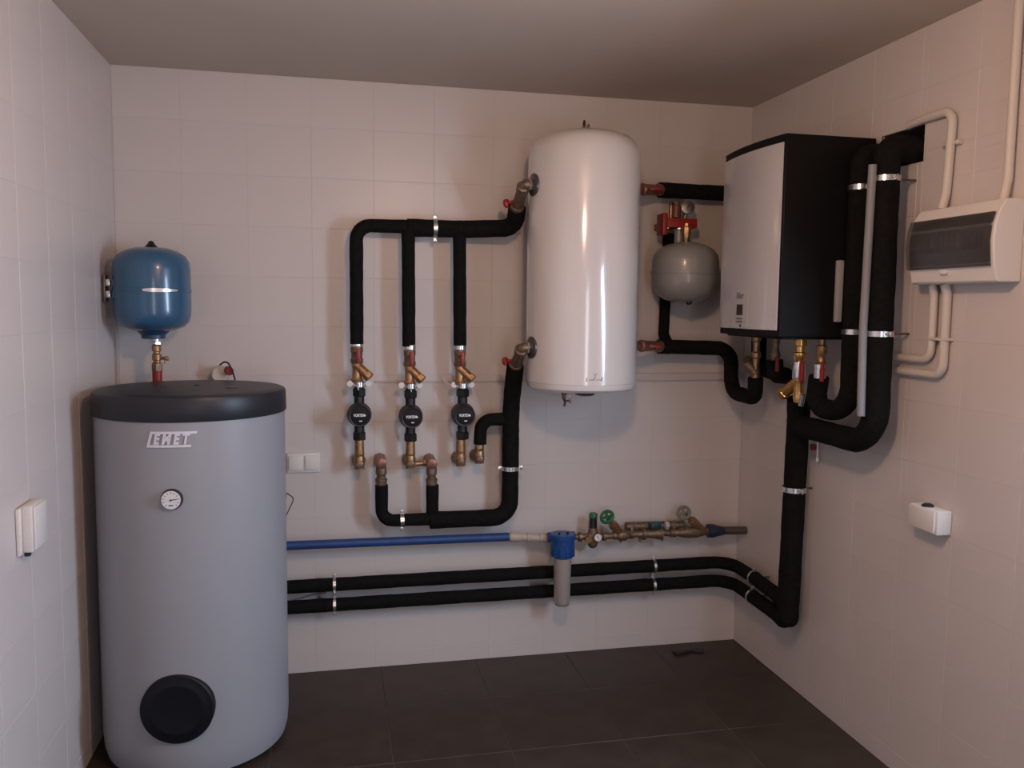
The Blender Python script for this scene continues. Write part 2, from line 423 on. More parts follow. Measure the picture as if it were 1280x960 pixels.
mb = MB(); mb.cyl(bx+V(0, 0, 1.18), bx+V(0, 0, 1.326), .018); lab(mb.build('red_sleeve', M_redp, t), 'red pipe sleeve')
# stub on the wall behind the tank
t = thing('wall_stub', 'cream wall stub with red plug just behind the grey tank lid', 'pipe', bk(281, 470, .03))
a = bk(277, 467, 0); mb = MB(); mb.lathe(a, (0, -1, 0), [(.001, .034), (.06, .032), (.064, .028)], 24); mb.build('stub', M_conduit, t)
a = bk(285.5, 463, .062); mb = MB(); mb.lathe(a, (.25, -1, -.05), [(-.01, .017), (.03, .017), (.036, .013)], 20); lab(mb.build('plug', M_redp, t), 'red plug')
mb = MB(); mb.tube([bk(275, 456, .07), bk(280, 452.5, .10), bk(285, 453, .11), bk(290, 462, .11), bk(294, 475, .11)], .0035, 8, .02)
tag(mb.build('cable', M_blackp), 'short dark cable arching over the red plug behind the tank lid', 'cable')

# ------------------------------------------------------------------ sleeves
def sleeve(name, label, cat, runs, group=None):
    """runs = [(part name, points, radius, bend)]"""
    p0 = Vector(runs[0][1][0]); t = thing(name, label, cat, p0, group)
    for nm, pts, r, bend in runs: MB().tube(pts, r, 22, bend, .035).build(nm, M_foam, t)
    return t
def clamp(c, ax, r, wall_dir, wall_dist, label, ears='z', mt=None, cat='clamp', w=.016):
    """pipe clamp: split band, two ears with screws, threaded rod to the wall"""
    c = Vector(c); ax = Vector(ax).normalized(); wd_ = Vector(wall_dir); mt = mt or M_steel
    t = thing('pipe_clamp', label, 'clamp', c, 'zinc pipe clamps')
    mb = MB(); mb.band(c, ax, r, w, .0022); mb.band(c+ax*(w*.33), ax, r+.0015, .0025, .002); mb.band(c-ax*(w*.33), ax, r+.0015, .0025, .002); mb.build('band', mt, t)
    e = ax.cross(wd_).normalized()
    for s_ in (-1, 1):
        q = c+e*(s_*(r+.009)); X = Matrix((e, ax, wd_)).transposed()
        ear = MB().box(q, (.016, w, .007), .0015, X).build('ear', mt, t)
        MB().cyl(q-wd_*.010, q+wd_*.006, .0045, 8).build('screw', mt, ear)
    MB().cyl(c+wd_*r, c+wd_*(wall_dist-.0005), .004, 8).build('rod', M_dsteel, t)
    return t
# upper manifold, from the heater's upper left port to three drops
D = .095
A = {k: bk(px, py, D) for k, (px, py) in dict(l=(446.5, 284), a=(446, 430), m=(509, 284.5), m2=(512, 433), r=(573.5, 284), r2=(575, 432), e=(622, 284)).items()}
zt = A['m'].z
port_u = bk(651, 243, .25)
sleeve('insulated_manifold', 'upper black foam-insulated pipe with three drops, left of the white heater', 'pipe', [
    ('header_sleeve', [A['m']+V(-.0, 0, 0), V(A['r'].x+.02, -D, zt), bk(643, 285, .15), bk(646.5, 260, .22)], .036, [.05, .085]),
    ('branch_sleeve', [V(A['m'].x+.02, -D, zt+.004), V(A['a'].x, -D, zt+.003), V(A['a'].x, -D, A['a'].z)], .0275, .06),
    ('branch_sleeve', [V(A['m'].x+.004, -D, zt), V(A['m2'].x-.003, -D, A['m2'].z)], .0275, .05),
    ('branch_sleeve', [V(A['r'].x+.003, -D, zt), V(A['r2'].x, -D, A['r2'].z)], .0275, .05)], 'insulated manifold pipes')
clamp(bk(543.5, 285.5, D), (1, 0, 0), .0375, (0, 1, 0), D, 'zinc clamp on the upper manifold between its second and third drop')

# ------------------------------------------------------------------ pump columns, local units of 1/296 m
K = 1/296
def col_parts(c, sl, sx=0):
    """c: pump centre; sl: sleeve end height above the centre (px)"""
    def q(x, z, y=0): return c + V(x*K, y*K, z*K)
    return q
VALVES = []
def valve_strainer(q, top, label):
    t = thing('valve_with_strainer', label, 'valve', q(0, 42), 'valve and strainer assemblies over the pumps')
    MB().cyl(q(0, top+2), q(0, top-5), 8*K, 20).build('collar', M_steel, t)
    mb = MB(); z1, z0 = top-4, top-26
    mb.lathe(q(0, z0), (0, 0, 1), [(0, 6.2*K), (2*K, 7.6*K), (6*K, 7.8*K), (7*K, 6.8*K), (14*K, 6.8*K), (15*K, 7.6*K), (21*K, 7.4*K), (22*K, 6*K)], 12)
    b = mb.build('ball_valve', M_dbrass, t)
    mb = MB(); mb.cyl(q(1.5, top-15, -5), q(1.5, top-15, -12), 3*K, 10); mb.box(q(1.5, top-15, -12.5), (4.5*K, 3*K, 17*K), 1.2*K); lab(mb.build('lever', M_red, b), 'red lever handle')
    mb = MB(); mb.lathe(q(0, top-48), (0, 0, 1), [(0, 7*K), (3*K, 7.6*K), (6*K, 6*K), (16*K, 5.6*K), (22*K, 6.8*K), (24*K, 6*K)], 14)
    mb.build('strainer_body', M_brass, t)
    mb = MB(); mb.cyl(q(-.5, top-27, -1), q(13, top-40, -6), 5.6*K, 14); mb.hexn(q(10.5, top-37.5, -5), q(15.5, top-42.5, -7), 6.3*K); mb.build('strainer_branch', M_brass, t)
    return t
def pump(q, label):
    t = thing('circulation_pump', label, 'pump', q(0, 0), 'circulation pumps')
    mb = MB()
    mb.lathe(q(0, 0), (0, -1, 0), [(-10*K, 9*K), (-6*K, 14*K), (4*K, 15*K), (6*K, 14.5*K)], 32)
    mb.cyl(q(0, -28), q(0, 34), 6.3*K, 20)
    mb.build('pump_body', M_blackp, t)
    for a, b in ((27, 34), (20, 27)): pass
    mb = MB(); mb.hexn(q(0, 22), q(0, 32), 8.6*K); mb.build('union_nut', M_blackp, t)
    mb = MB(); mb.hexn(q(0, -32), q(0, -22), 8.6*K); mb.build('union_nut', M_blackp, t)
    mb = MB(); mb.lathe(q(0, 0), (0, -1, 0), [(5*K, 13.8*K), (20*K, 13.2*K), (22*K, 12.4*K), (21.5*K, 11*K), (20.5*K, 10.6*K)], 40); f = mb.build('motor_housing', M_greyp, t)
    mb = MB(); mb.lathe(q(0, 0), (0, -1, 0), [(18*K, 10.8*K), (20.8*K, 10.6*K), (21*K, 10*K)], 36); mb.build('display_face', M_disp, f)
    mb = MB(); X = Matrix.Translation(q(-1, .8, -21.2)) @ Matrix.Rotation(PI/2, 4, 'X')
    mb.text('VORTEX', 4.6*K, X @ Matrix.Diagonal((.72, 1, 1, 1)), .0004, 0, .0006); mb.cyl(q(6.0, .8, -21), q(6.0, .8, -21.3), 1.2*K, 10); mb.box(q(1, -6, -21.1), (3.5*K, .3*K, 1.2*K))
    mb.build('printed_mark', M_pumpw, f)
    return t
def tail(q, label, z0=-32, z1=-57, cx=0):
    t = thing('brass_elbow', label, 'fitting', q(cx, z1), 'brass elbows into the wall')
    mb = MB(); mb.lathe(q(cx, z1-6), (0, 0, 1), [(0, 6*K), (12*K, 6.6*K), (16*K, 5.6*K), (17*K, 6.2*K), (20*K, 6*K), ((z0-z1+6)*K, 5.6*K)], 18)
    mb.build('straight_leg', M_brass, t)
    mb = MB(); mb.lathe(q(cx, z1), (0, -1, 0), [(-27.5*K, 8*K), (-24*K, 8.6*K), (-4*K, 6.4*K), (2*K, 6.4*K), (7*K, 4.5*K), (8*K, 2*K)], 18); mb.build('wall_leg', M_dbrass, t)
    return t
cols = [((449, 517.5), 87.5, 36.5, 'left pump', 'first'), ((513, 519.5), 86.5, 37, 'middle pump', 'second'), ((578, 517.5), 85.5, 36, 'right pump', 'third')]
names = ['leftmost', 'middle', 'rightmost']
for i, ((px, py), top, cz, nm, od) in enumerate(cols):
    c = bk(px, py, D)
    vx = [A['a'].x, A['m2'].x, A['r2'].x][i] - c.x
    q = lambda x, z, y=0, c=c: c + V(x*K, y*K, z*K)
    qv = lambda x, z, y=0, c=c, vx=vx: c + V(x*K+vx, y*K, z*K)
    valve_strainer(qv, top, f'brass ball valve with red lever and strainer above the {names[i]} of three pumps')
    pump(q, f'black round circulation pump, {names[i]} of the three on the back wall')
    ct = clamp(q(0, cz), (0, 0, 1), 6.6*K, (0, 1, 0), D, f'steel clamp with white dowels above the {names[i]} pump', w=.02)
    for s_ in (-1, 1):
        MB().cyl(q(s_*11, cz+1, -3), q(s_*11, cz+1, 1), 4.0*K, 12).build('white_washer', M_white, ct)
c1, c2, c3 = [bk(*c[0], D) for c in cols]
tail(lambda x, z, y=0: c1+V(x*K, y*K, z*K), 'brass elbow under the leftmost pump', -31, -62)
tail(lambda x, z, y=0: c2+V(x*K, y*K, z*K), 'brass elbow under the middle pump with link to its neighbour', -31, -60)
tail(lambda x, z, y=0: c3+V(x*K, y*K, z*K), 'brass elbow under the rightmost pump', -31, -60, -2)
mb = MB(); a, b = bk(518, 580, D-.02), bk(540, 578, D-.02); mb.cyl(a, b, 3.4*K, 14); mb.hexn(a+(b-a)*.5, a+(b-a)*.62, 4.4*K)
tag(mb.build('brass_link', M_brass), 'short brass link joining two elbows under the middle pump', 'fitting')
# two brass elbows with collars going up from the lower manifold, and the one at the right end
def upright(px, pyt, pyb, label, d=D):
    a, b = bk(px, pyt, d), bk(px, pyb, d); t = thing('brass_elbow', label, 'fitting', b, 'brass elbows into the wall')
    L = (a.z-b.z)
    mb = MB(); mb.lathe(V(a.x, a.y, b.z-.012), (0, 0, 1), [(0, 6.3*K), (L*.28, 7.6*K), (L*.35, 7.6*K), (L*.42, 5.6*K), (L*.55, 5.6*K), (L*.62, 7*K), (L+.002, 6.2*K)], 16); mb.build('straight_leg', M_dbrass, t)
    mb = MB(); mb.lathe(a, (0, -1, 0), [(-d+.001, 8*K), (-d+.012, 8*K), (-.02, 6.5*K), (.0, 6.8*K), (6.5*K, 6.8*K), (7.5*K, 5*K)], 8); mb.build('wall_leg', mat('reddish_brass', (.27, .13, .10), .42, .6, noise=(60, .2)), t)
    return t
upright(476.5, 578.5, 604, 'brown brass elbow feeding the left end of the lower manifold')
upright(539.5, 579, 604, 'brown brass elbow feeding the second riser of the lower manifold')
tail(lambda x, z, y=0: bk(599.5, 517.5, D)+V(x*K, y*K, z*K), 'small brass elbow at the end of the short hooked branch', -34, -57)
# lower manifold
L0 = bk(477, 606, D); Lb = bk(540, 648.5, D); L1 = bk(540.5, 606, D); zl = Lb.z
R0 = bk(637.5, 620, D)
Rtop = bk(644, 458, .22)
hook = bk(624, 524, D)
sleeve('insulated_manifold', 'lower black foam-insulated pipe rising to the heater bottom left port', 'pipe', [
    ('header_sleeve', [V(L1.x-.01, -D, zl-.006), V(R0.x, -D, zl-.006), V(R0.x, -D, bk(637, 540, D).z), bk(639, 505, .115), Rtop], .0365, [.075, .3, .3]),
    ('branch_sleeve', [L0, V(L0.x, -D, zl), V(L1.x+.02, -D, zl)], .0265, .05),
    ('branch_sleeve', [L1, V(L1.x, -D, zl)], .0265, .05),
    ('branch_sleeve', [V(R0.x, -D, hook.z), V(bk(601, 524, D).x, -D, hook.z), bk(600, 555, D)], .0275, .055)], 'insulated manifold pipes')
clamp(V(bk(502.5, 648, D).x, -D, zl), (1, 0, 0), .0275, (0, 1, 0), D, 'zinc clamp on the lower manifold between its two risers')
clamp(V(R0.x, -D, bk(637, 585, D).z), (0, 0, 1), .0375, (0, 1, 0), D, 'zinc clamp on the tall riser of the lower manifold', w=.018)

# ------------------------------------------------------------------ white heater
HX, HY, HR = 1.8303, -.30, .2261
t = thing('water_heater', 'tall white cylindrical water heater hung on the back wall', 'water heater', (HX, HY, 1.24))
mb = MB(); mb.lathe((HX, HY, 0), (0, 0, 1), [(1.248, HR-.050), (1.252, HR-.022), (1.262, HR-.008), (1.280, HR-.003), (1.283, HR-.003), (1.285, HR), (2.165, HR), (2.20, HR-.004), (2.232, HR-.018), (2.255, HR-.042), (2.270, HR-.080), (2.279, HR-.13), (2.282, .001)], 96)
mb.build('shell', M_whitep, t)
mb = MB(); mb.lathe((HX, HY, 0), (0, 0, 1), [(1.2475, .001), (1.2475, HR-.055), (1.2505, HR-.055), (1.251, HR-.06)], 64); mb.build('bottom_plate', M_white, t)
mb = MB(); mb.lathe((HX-.02, HY-.13, 1.2475), (0, 0, -1), [(-.002, .042), (.006, .040), (.012, .028), (.013, .01)], 24); mb.build('flange_cap', M_blackp, t)
mb = MB(); mb.box((HX-.13, -.055, 1.75), (.05, .109, .8), .006); mb.box((HX+.13, -.055, 1.75), (.05, .109, .8), .006); mb.build('wall_bracket', M_dsteel, t)
# small printed mark, lower right of the front
def on_heater(px, py):
    v = ray(px, py); o = CAM-Vector((HX, HY, 0)); a = v.x**2+v.y**2; b = 2*(o.x*v.x+o.y*v.y); c = o.x**2+o.y**2-HR**2
    return CAM+v*((-b-math.sqrt(b*b-4*a*c))/(2*a))
p = on_heater(743, 474); th0 = math.atan2(p.y-HY, p.x-HX); mb = MB(); k = .00315
def stroke(u0, v0, u1, v1, w=.7):
    a, b = V(u0*k, v0*k, 0), V(u1*k, v1*k, 0); d = (b-a).normalized(); s_ = V(-d.y, d.x, 0)*w*k*.5
    mb.prism([a-s_, b-s_, b+s_, a+s_], (0, 0, .0006))
stroke(-11, -2.2, 11, -2, .8); stroke(-9.5, -2, -9, 2, .8); stroke(-7, -1.5, -5, -.6, .7); stroke(-5, -1.5, -3, -.4); stroke(-1, -2, -.2, 1.8, .9); stroke(-3, -1.5, -1, -.3); stroke(2, -1.6, 4, -.6); stroke(4.5, -1.5, 7, -.2); stroke(8, -2, 10.6, 2, 1.3)
stroke(1, 1, 1, 5, .6); stroke(1, 4.6, 3.2, 7.5, .6); stroke(1, 4.6, -.8, 7.2, .5)
for v in mb.bm.verts:
    th = th0+v.co.x/HR; r = HR+.0004+v.co.z; v.co = (HX+r*math.cos(th), HY+r*math.sin(th), p.z+v.co.y)
mb.build('printed_logo', M_inkg, t, flat=True)
# top vents
t = thing('air_vent', 'pair of small brass vents on top of the white heater', 'valve', (HX, HY, 2.28))
a = bk(729.5, 163, .30); b = bk(734.5, 163, .31)
mb = MB(); mb.lathe((a.x, -.30, 2.28), (0, 0, 1), [(0, .008), (.012, .009), (.022, .008), (.024, .005)], 12); mb.build('vent_body', M_brass, t)
mb = MB(); mb.lathe((a.x+.002, -.30, 2.302), (0, 0, 1), [(0, .005), (.012, .0065), (.024, .005), (.028, .003)], 12); mb.build('vent_cap', M_blackp, t)
mb = MB(); mb.lathe((b.x, -.31, 2.28), (.12, 0, 1), [(0, .006), (.026, .0065), (.034, .004)], 12); mb.build('side_vent', M_brass, t)
# drain tap
t = thing('drain_tap', 'small brass drain tap hanging under the white heater', 'tap', bk(705, 500, .30))
a = bk(705, 489, .30); a.z = 1.2475
mb = MB(); mb.cyl(a, a-V(0, 0, .022), .012, 6); mb.cyl(a-V(0, 0, .02), a-V(0, 0, .04), .008, 12); mb.tube([a-V(0, 0, .036), a-V(0, .02, .05), a-V(.004, .026, .066)], .0055, 10, .01); mb.cyl(a-V(0, 0, .046), a+V(.022, -.008, -.046), .004, 10); mb.build('tap_body', M_dbrass, t)
mb = MB(); mb.box(a+V(.024, -.01, -.046), (.006, .004, .02), .001); mb.build('tap_handle', M_dsteel, t)
# left ports with angled valves
def port(px, py, py2, px2, red, label, dd):
    v = bk(px, py, .32); t = thing('angle_valve', label, 'valve', v)
    ax = V(-1, -.22, 0).normalized(); hc = V(HX, HY, v.z); surf = hc + ax*HR
    mb = MB(); mb.lathe(surf-ax*.003, ax, [(0, .044), (.006, .044), (.009, .040), (.012, .02)], 32); mb.build('rosette', M_dsteel, t)
    mb = MB(); mb.lathe(surf, ax, [(.006, .021), (.012, .023), (.022, .023), (.024, .017)], 6); mb.build('nut', M_steel, t)
    c = surf+ax*.042; e = bk(px2, py2, dd)
    mb = MB(); mb.tube([surf+ax*.015, c, e], .020, 16, .012); mb.build('elbow', M_dbrass, t)
    d = (e-c).normalized(); mb = MB(); L = (e-c).length
    mb.lathe(c, d, [(.008, .020), (.014, .027), (.035, .027), (.038, .023), (L-.03, .024), (L-.025, .029), (L-.004, .029), (L+.008, .024)], 10); mb.build('valve_body', M_dbrass, t)
    r = bk(*red, dd+.02); m = c+d*(L*.62); dr = (r-m).normalized()
    mb = MB(); mb.cyl(m, r, .006, 10); mb.lathe(r-dr*.008, dr, [(0, .014), (.006, .019), (.016, .018), (.02, .012)], 7); lab(mb.build('red_knob', M_red, t), 'small red knob')
    return t
port(657, 232, 262, 645.5, (633.5, 254), 'brass angle valve with red knob at the heater upper left port', .22)
port(657, 434, 458, 644, (632, 451.5), 'brass angle valve with red knob at the heater lower left port', .22)
# right ports
for (x0, x1, y0, y1, lb) in ((797, 826, 236.5, 237.5, 'reddish brass valve on the heater upper right port'), (794, 826, 432, 433, 'reddish brass valve on the heater lower right port')):
    a, b = bk(x0-6, y0, .26), bk(x1, y1, .135); t = thing('ball_valve', lb, 'valve', a); d = b-a; L = d.length
    rb = mat('reddish_brass', (.27, .13, .10), .42, .6)
    MB().lathe(a, d, [(0, .018), (L*.3, .018), (L*.32, .026), (L*.42, .026), (L*.44, .018), (L*.5, .023), (L*.74, .023), (L*.78, .017), (L*.84, .026), (L*.97, .026), (L, .02)], 8).build('valve_body', rb, t)
    m = a+d*.6; MB().cyl(m, m+V(0, -.03, .0), .008, 10).build('stem', M_steel, t)
    MB().box(m+V(.016, -.034, 0), (.055, .006, .012), .002).build('lever', M_red, t)

# ------------------------------------------------------------------ black and white wall boiler on the right wall
t = thing('boiler', 'black wall boiler with curved white front panel on the right wall', 'boiler', (W-.1, -.72, 1.49))
BY0, BY1, BZ0, BZ1, BXB, BXF = -.952, -.50, 1.488, 2.182, 2.690, 2.345
def front_x(u): return BXF - .022*(1-(2*u-1)**2)          # bulging front
N = 14
def casing(z0, z1, inset=0, xo=0):
    pts = [V(BXB, BY1-inset, z0), V(BXB, BY0+inset, z0)]
    for i in range(N+1):
        u = i/N; pts.append(V(front_x(u)+xo, BY0+inset+(BY1-BY0-2*inset)*u, z0))
    return pts
mb = MB(); mb.prism(casing(BZ0, BZ1), (0, 0, BZ1-BZ0)); o = mb.build('casing', M_boil, t)
bv = o.modifiers.new('bevel', 'BEVEL'); bv.width = .004; bv.segments = 2; bv.limit_method = 'ANGLE'; bv.angle_limit = math.radians(50)
mb = MB(); pz0, pz1 = 1.512, 2.153; a = []; b = []
for i in range(N+1):
    u = .022+i/N*.968
    a.append(V(front_x(u)+.001, BY0+(BY1-BY0)*u, pz0)); 
pts = a + [p_+V(-.005, 0, 0) for p_ in reversed(a)]
mb.prism(pts, (0, 0, pz1-pz0)); pn = lab(mb.build('front_panel', M_panel, t), 'glossy white curved front panel')
def pf(u, z, out=0): return V(front_x(u)-.004-out, BY0+(BY1-BY0)*u, z)
def fpatch(u0, u1, z0, z1, nm, m, par, out=.0006):
    mb = MB(); k = 4
    for i in range(k):
        a_, b_ = u0+(u1-u0)*i/k, u0+(u1-u0)*(i+1)/k
        mb.prism([pf(a_, z0, 0), pf(b_, z0, 0), pf(b_, z1, 0), pf(a_, z1, 0)], (-out-.0008, 0, 0))
    return mb.build(nm, m, par, flat=True)
ctl = fpatch(.40, .68, 1.514, 1.655, 'control_strip', mat('panel_strip', (.47, .445, .44), .3), pn, .0012)
fpatch(.475, .575, 1.562, 1.602, 'display', M_ink, pn, .0032)
for i, z in enumerate((1.549, 1.538)): fpatch(.475, .585, z-.0028, z+.0028, 'button_row', M_inkg, pn, .003)
fpatch(.495, .515, 1.518, 1.528, 'button', M_ink, pn, .003)
X = Matrix(((0, 0, -1, 0), (-1, 0, 0, 0), (0, 1, 0, 0), (0, 0, 0, 1)))
mb = MB(); mb.text('bler', .034, Matrix.Translation(pf(.525, 1.634, .0025)) @ X, .0005, 0, .0004); mb.build('printed_name', M_inkg, pn, flat=True)
mb = MB(); mb.box((2.52, -.725, 1.484), (.30, .42, .008), .002); mb.build('bottom_plate', M_boil, t)
# ------------------------------------------------------------------ sleeves round the boiler
a = bk(824, 237.5, .12)
sleeve('insulated_pipe', 'black insulated pipe from heater upper right port running behind the boiler', 'pipe', [
    ('sleeve', [a, V(2.60, -.10, a.z), V(2.66, -.22, a.z-.10), V(2.66, -.24, 1.33), V(2.645, -.50, 1.315), V(2.560, -.562, 1.325), V(2.555, -.562, 1.385)], .033, [.05, .05, .045, .03, .03])])
a = bk(823, 433, .12)
br = bk(836, 433, .12); tt = bk(836, 290, .12)
sleeve('insulated_pipe', 'black insulated S-shaped pipe from heater lower right port to the boiler', 'pipe', [
    ('sleeve', [a, V(2.590, -.12, 1.408), V(2.588, -.13, 1.213), V(2.566, -.395, 1.213), V(2.558, -.408, 1.30)], .032, [.07, .085, .085]),
    ('branch_sleeve', [V(br.x, -.12, br.z), V(br.x+.008, -.036, br.z+.05), V(br.x+.02, -.036, tt.z)], .024, .03)])
# boiler connections: strainer, small valve, big filter valve, valve
t = thing('strainer_valve', 'aged brass angled strainer under the far left of the boiler', 'valve', (2.55, -.41, 1.38))
mb = MB(); mb.lathe((2.555, -.408, 1.30), (0, 0, 1), [(0, .017), (.02, .020), (.05, .016), (.08, .016), (.085, .021), (.105, .021), (.11, .014), (.15, .014), (.155, .019), (.182, .019)], 12); mb.build('valve_body', M_brass, t)
mb = MB(); mb.cyl((2.560, -.408, 1.315), (2.522, -.385, 1.368), .024, 14); mb.hexn((2.527, -.388, 1.362), (2.515, -.380, 1.378), .027); mb.build('strainer_branch', M_dbrass, t)
t = thing('ball_valve', 'small valve with dark red lever under the boiler, second from the left', 'valve', (2.555, -.562, 1.38))
mb = MB(); mb.lathe((2.555, -.562, 1.375), (0, 0, 1), [(0, .018), (.03, .022), (.05, .016), (.07, .015), (.08, .018), (.111, .018)], 10); mb.build('valve_body', M_dbrass, t)
mb = MB(); mb.box((2.545, -.60, 1.37), (.014, .012, .058), .004); lab(mb.build('lever', M_redp, t), 'dark red lever')
BVX, BVY = 2.555, -.745
t = thing('filter_valve', 'large bright brass valve with red handle and slanted filter under the boiler', 'valve', (BVX, BVY, 1.35))
mb = MB(); mb.lathe((BVX, BVY, 1.235), (0, 0, 1), [(0, .016), (.02, .020), (.07, .018), (.085, .024), (.09, .022), (.168, .022), (.172, .025), (.188, .025), (.192, .016), (.212, .016), (.216, .024), (.251, .022)], 14); mb.build('valve_body', M_brass2, t)
mb = MB(); mb.cyl((BVX, BVY, 1.318), (BVX-.02, BVY+.075, 1.262), .021, 16); mb.hexn((BVX-.017, BVY+.065, 1.269), (BVX-.023, BVY+.083, 1.256), .025); mb.build('filter_branch', M_brass2, t)
mb = MB(); mb.lathe((BVX-.003, BVY-.004, 1.325), (0, 0, 1), [(0, .024), (.005, .0255), (.062, .0255), (.066, .024)], 20); lab(mb.build('chrome_sleeve', M_steel, t), 'chrome middle of the valve')
mb = MB(); mb.box((BVX-.012, BVY-.035, 1.355), (.014, .022, .075), .005); lab(mb.build('handle', M_red, t), 'red handle')
mb = MB(); mb.lathe((BVX, BVY-.02, 1.225), (0, -.3, 1), [(0, .010), (.045, .011), (.05, .006)], 10); mb.build('drain_cap', M_steel, t)
t = thing('ball_valve', 'brass valve with red lever under the boiler, rightmost of its connections', 'valve', (2.57, -.862, 1.36))
mb = MB(); mb.lathe((2.57, -.862, 1.335), (0, 0, 1), [(0, .017), (.012, .022), (.055, .022), (.062, .016), (.085, .015), (.092, .020), (.12, .020), (.124, .014), (.151, .016)], 10); mb.build('valve_body', M_brass, t)
mb = MB(); mb.lathe((2.565, -.866, 1.338), (0, 0, 1), [(0, .0225), (.05, .0225)], 16); lab(mb.build('chrome_sleeve', M_steel, t), 'chrome collar')
mb = MB(); mb.box((2.555, -.895, 1.352), (.012, .018, .05), .004); mb.box((2.553, -.898, 1.385), (.010, .010, .03), .003); lab(mb.build('lever', M_red, t), 'red lever')
# vertical sleeves on the right wall
PX = 2.602
sleeve('insulated_pipe', 'black insulated pipe beside the boiler ending in the inner U-bend', 'pipe', [
    ('sleeve', [V(W+.03, -1.0, 2.115), V(PX, -1.0, 2.115), V(PX, -1.0, 1.225), V(PX-.02, -.815, 1.225), V(2.572, -.850, 1.34)], .0365, [.04, .105, .05])], 'tall insulated pipes right of the boiler')
sleeve('insulated_pipe', 'rightmost tall black insulated pipe with the outer, larger U-bend', 'pipe', [
    ('sleeve', [V(W+.03, -1.115, 2.115), V(PX, -1.135, 2.115), V(PX, -1.150, 1.135), V(PX+.01, -.66, 1.135)], .042, [.04, .13])], 'tall insulated pipes right of the boiler')
VX = 2.632
zA, zB = .408, .320
vt = thing('insulated_pipe', 'thick vertical black insulated pipe on the right wall joining both lower runs', 'pipe', (VX, -.61, .3))
MB().tube([V(VX-.02, -.655, 1.235), V(VX, -.625, 1.15), V(VX, -.608, zB+.03)], .0435, 24, .05, .03).lathe((VX, -.608, zB+.045), (0, 0, -1), [(0, .0425), (.02, .0435), (.035, .0415), (.048, .036), (.056, .028)], 24).build('riser_sleeve', M_foam, vt)
MB().tube([V(VX, -.608, zB+.095), V(VX, -.606, zB-.012), V(2.642, -.50, zB-.003), V(2.642, -.30, zB)], .0305, 22, [.055, .05], .03).build('lower_elbow_sleeve', M_foam, vt)
MB().tube([V(VX, -.59, zA+.04), V(VX, -.55, zA-.015), V(2.642, -.48, zA-.01), V(2.642, -.30, zA)], .030, 22, [.05, .05], .03).build('upper_elbow_sleeve', M_foam, vt)
xl = .30
for z, px0, lb in ((zA, 728, 'upper of the two long black insulated pipes near the floor'), (zB, 753, 'lower of the two long black insulated pipes near the floor')):
    sleeve('insulated_pipe', lb, 'pipe', [('sleeve', [V(2.642, -.31, z), V(2.642, -.066, z), V(xl, -.066, z-.004)], .0285, .095)], 'long insulated pipes near the floor')
for px, who in ((418, 'near the grey tank'), (816, 'right of the water filter')):
    x = bk(px, 740, .066).x
    for z, ul in ((zA, 'upper'), (zB, 'lower')):
        clamp(V(x, -.066, z-.002), (1, 0, 0), .030, (0, 1, 0), .066, f'zinc clamp on the {ul} long floor-level pipe, {who}', w=.012)
for z, yy, ul in ((zA, -.31, 'upper'), (zB, -.30, 'lower')): clamp(V(2.642, yy, z), (0, 1, 0), .0305, (1, 0, 0), W-2.642, f'zinc clamp on the {ul} corner pipe on the right wall', w=.010)
clamp(V(VX, -.615, bk(0, 0).z*0+.872), (0, 0, 1), .0465, (1, 0, 0), W-VX, 'zinc clamp halfway down the thick vertical pipe', w=.02)
for (y_, r_, z_, lb) in ((-1.0, .038, 2.002, 'upper clamp on the tall pipe nearest the boiler'), (-1.136, .0435, 2.012, 'upper clamp on the rightmost tall pipe'), (-1.0, .038, 1.510, 'lower clamp on the tall pipe nearest the boiler'), (-1.143, .0435, 1.508, 'lower clamp on the rightmost tall pipe')):
    clamp(V(PX, y_, z_), (0, 0, 1), r_, (1, 0, 0), W-PX, lb, w=.018)
# grey conduits
mb = MB(); mb.tube([rw(1091, 206, .17), rw(1079, 410, .17), rw(1076, 520, .17)], .0135, 16)
t = tag(mb.build('conduit', M_gcond), 'long thin grey conduit between the two tall black pipes', 'conduit')
mb = MB(); mb.box(V(2.560, -.966, (1.755+1.545)/2), (.026, .018, .215), .005); tag(mb.build('conduit', mat('grey_strip', (.33, .31, .31), .5)), 'short light grey strip on the side of the boiler', 'conduit')
mb = MB(); mb.cyl(rw(1022, 548, .02), rw(1021.5, 575, .02), .0028, 8); mb.cyl(rw(1021.5, 572, .02), rw(1021.5, 577, .02), .006, 10)
tag(mb.build('cable', M_white), 'short white cable end hanging behind the thick vertical pipe', 'cable')
MBx = MB().box(rw(1016.5, 559, .012), (.02, .022, .022), .003); tag(MBx.build('wall_plug', M_redp), 'small red plug on the wall beside the white cable end', 'plug')

# ------------------------------------------------------------------ small grey vessel group
GX, GY, GR = 2.318, -.205, .142
t = thing('expansion_vessel', 'small squat grey expansion vessel between the heater and the boiler', 'vessel', (GX, GY, 1.60))
prof = [(1.607, .02), (1.609, .045), (1.622, .085), (1.645, .118), (1.672, .136), (1.70, GR), (1.730, GR), (1.7305, GR+.004), (1.742, GR+.004), (1.7425, GR), (1.785, GR), (1.812, .136), (1.836, .118), (1.855, .085), (1.866, .045), (1.868, .02)]
MB().lathe((GX, GY, 0), (0, 0, 1), prof, 56).build('shell', M_greyv, t)
MB().lathe((GX+.0, GY-.05, 1.612), (-.0, -.35, -1), [(-.01, .012), (.006, .012), (.010, .009)], 14).build('air_valve_cap', M_blackp, t)
MB().cyl((GX, GY, 1.866), (GX, GY, 1.895), .016, 14).build('nipple', M_dbrass, t)
bl, brr = bk(825, 277, .15), bk(866, 277, .15)
t = thing('vessel_bracket', 'red painted steel bracket above the small grey vessel', 'bracket', bk(845, 280, .15))
zc = bk(845, 280, .15).z
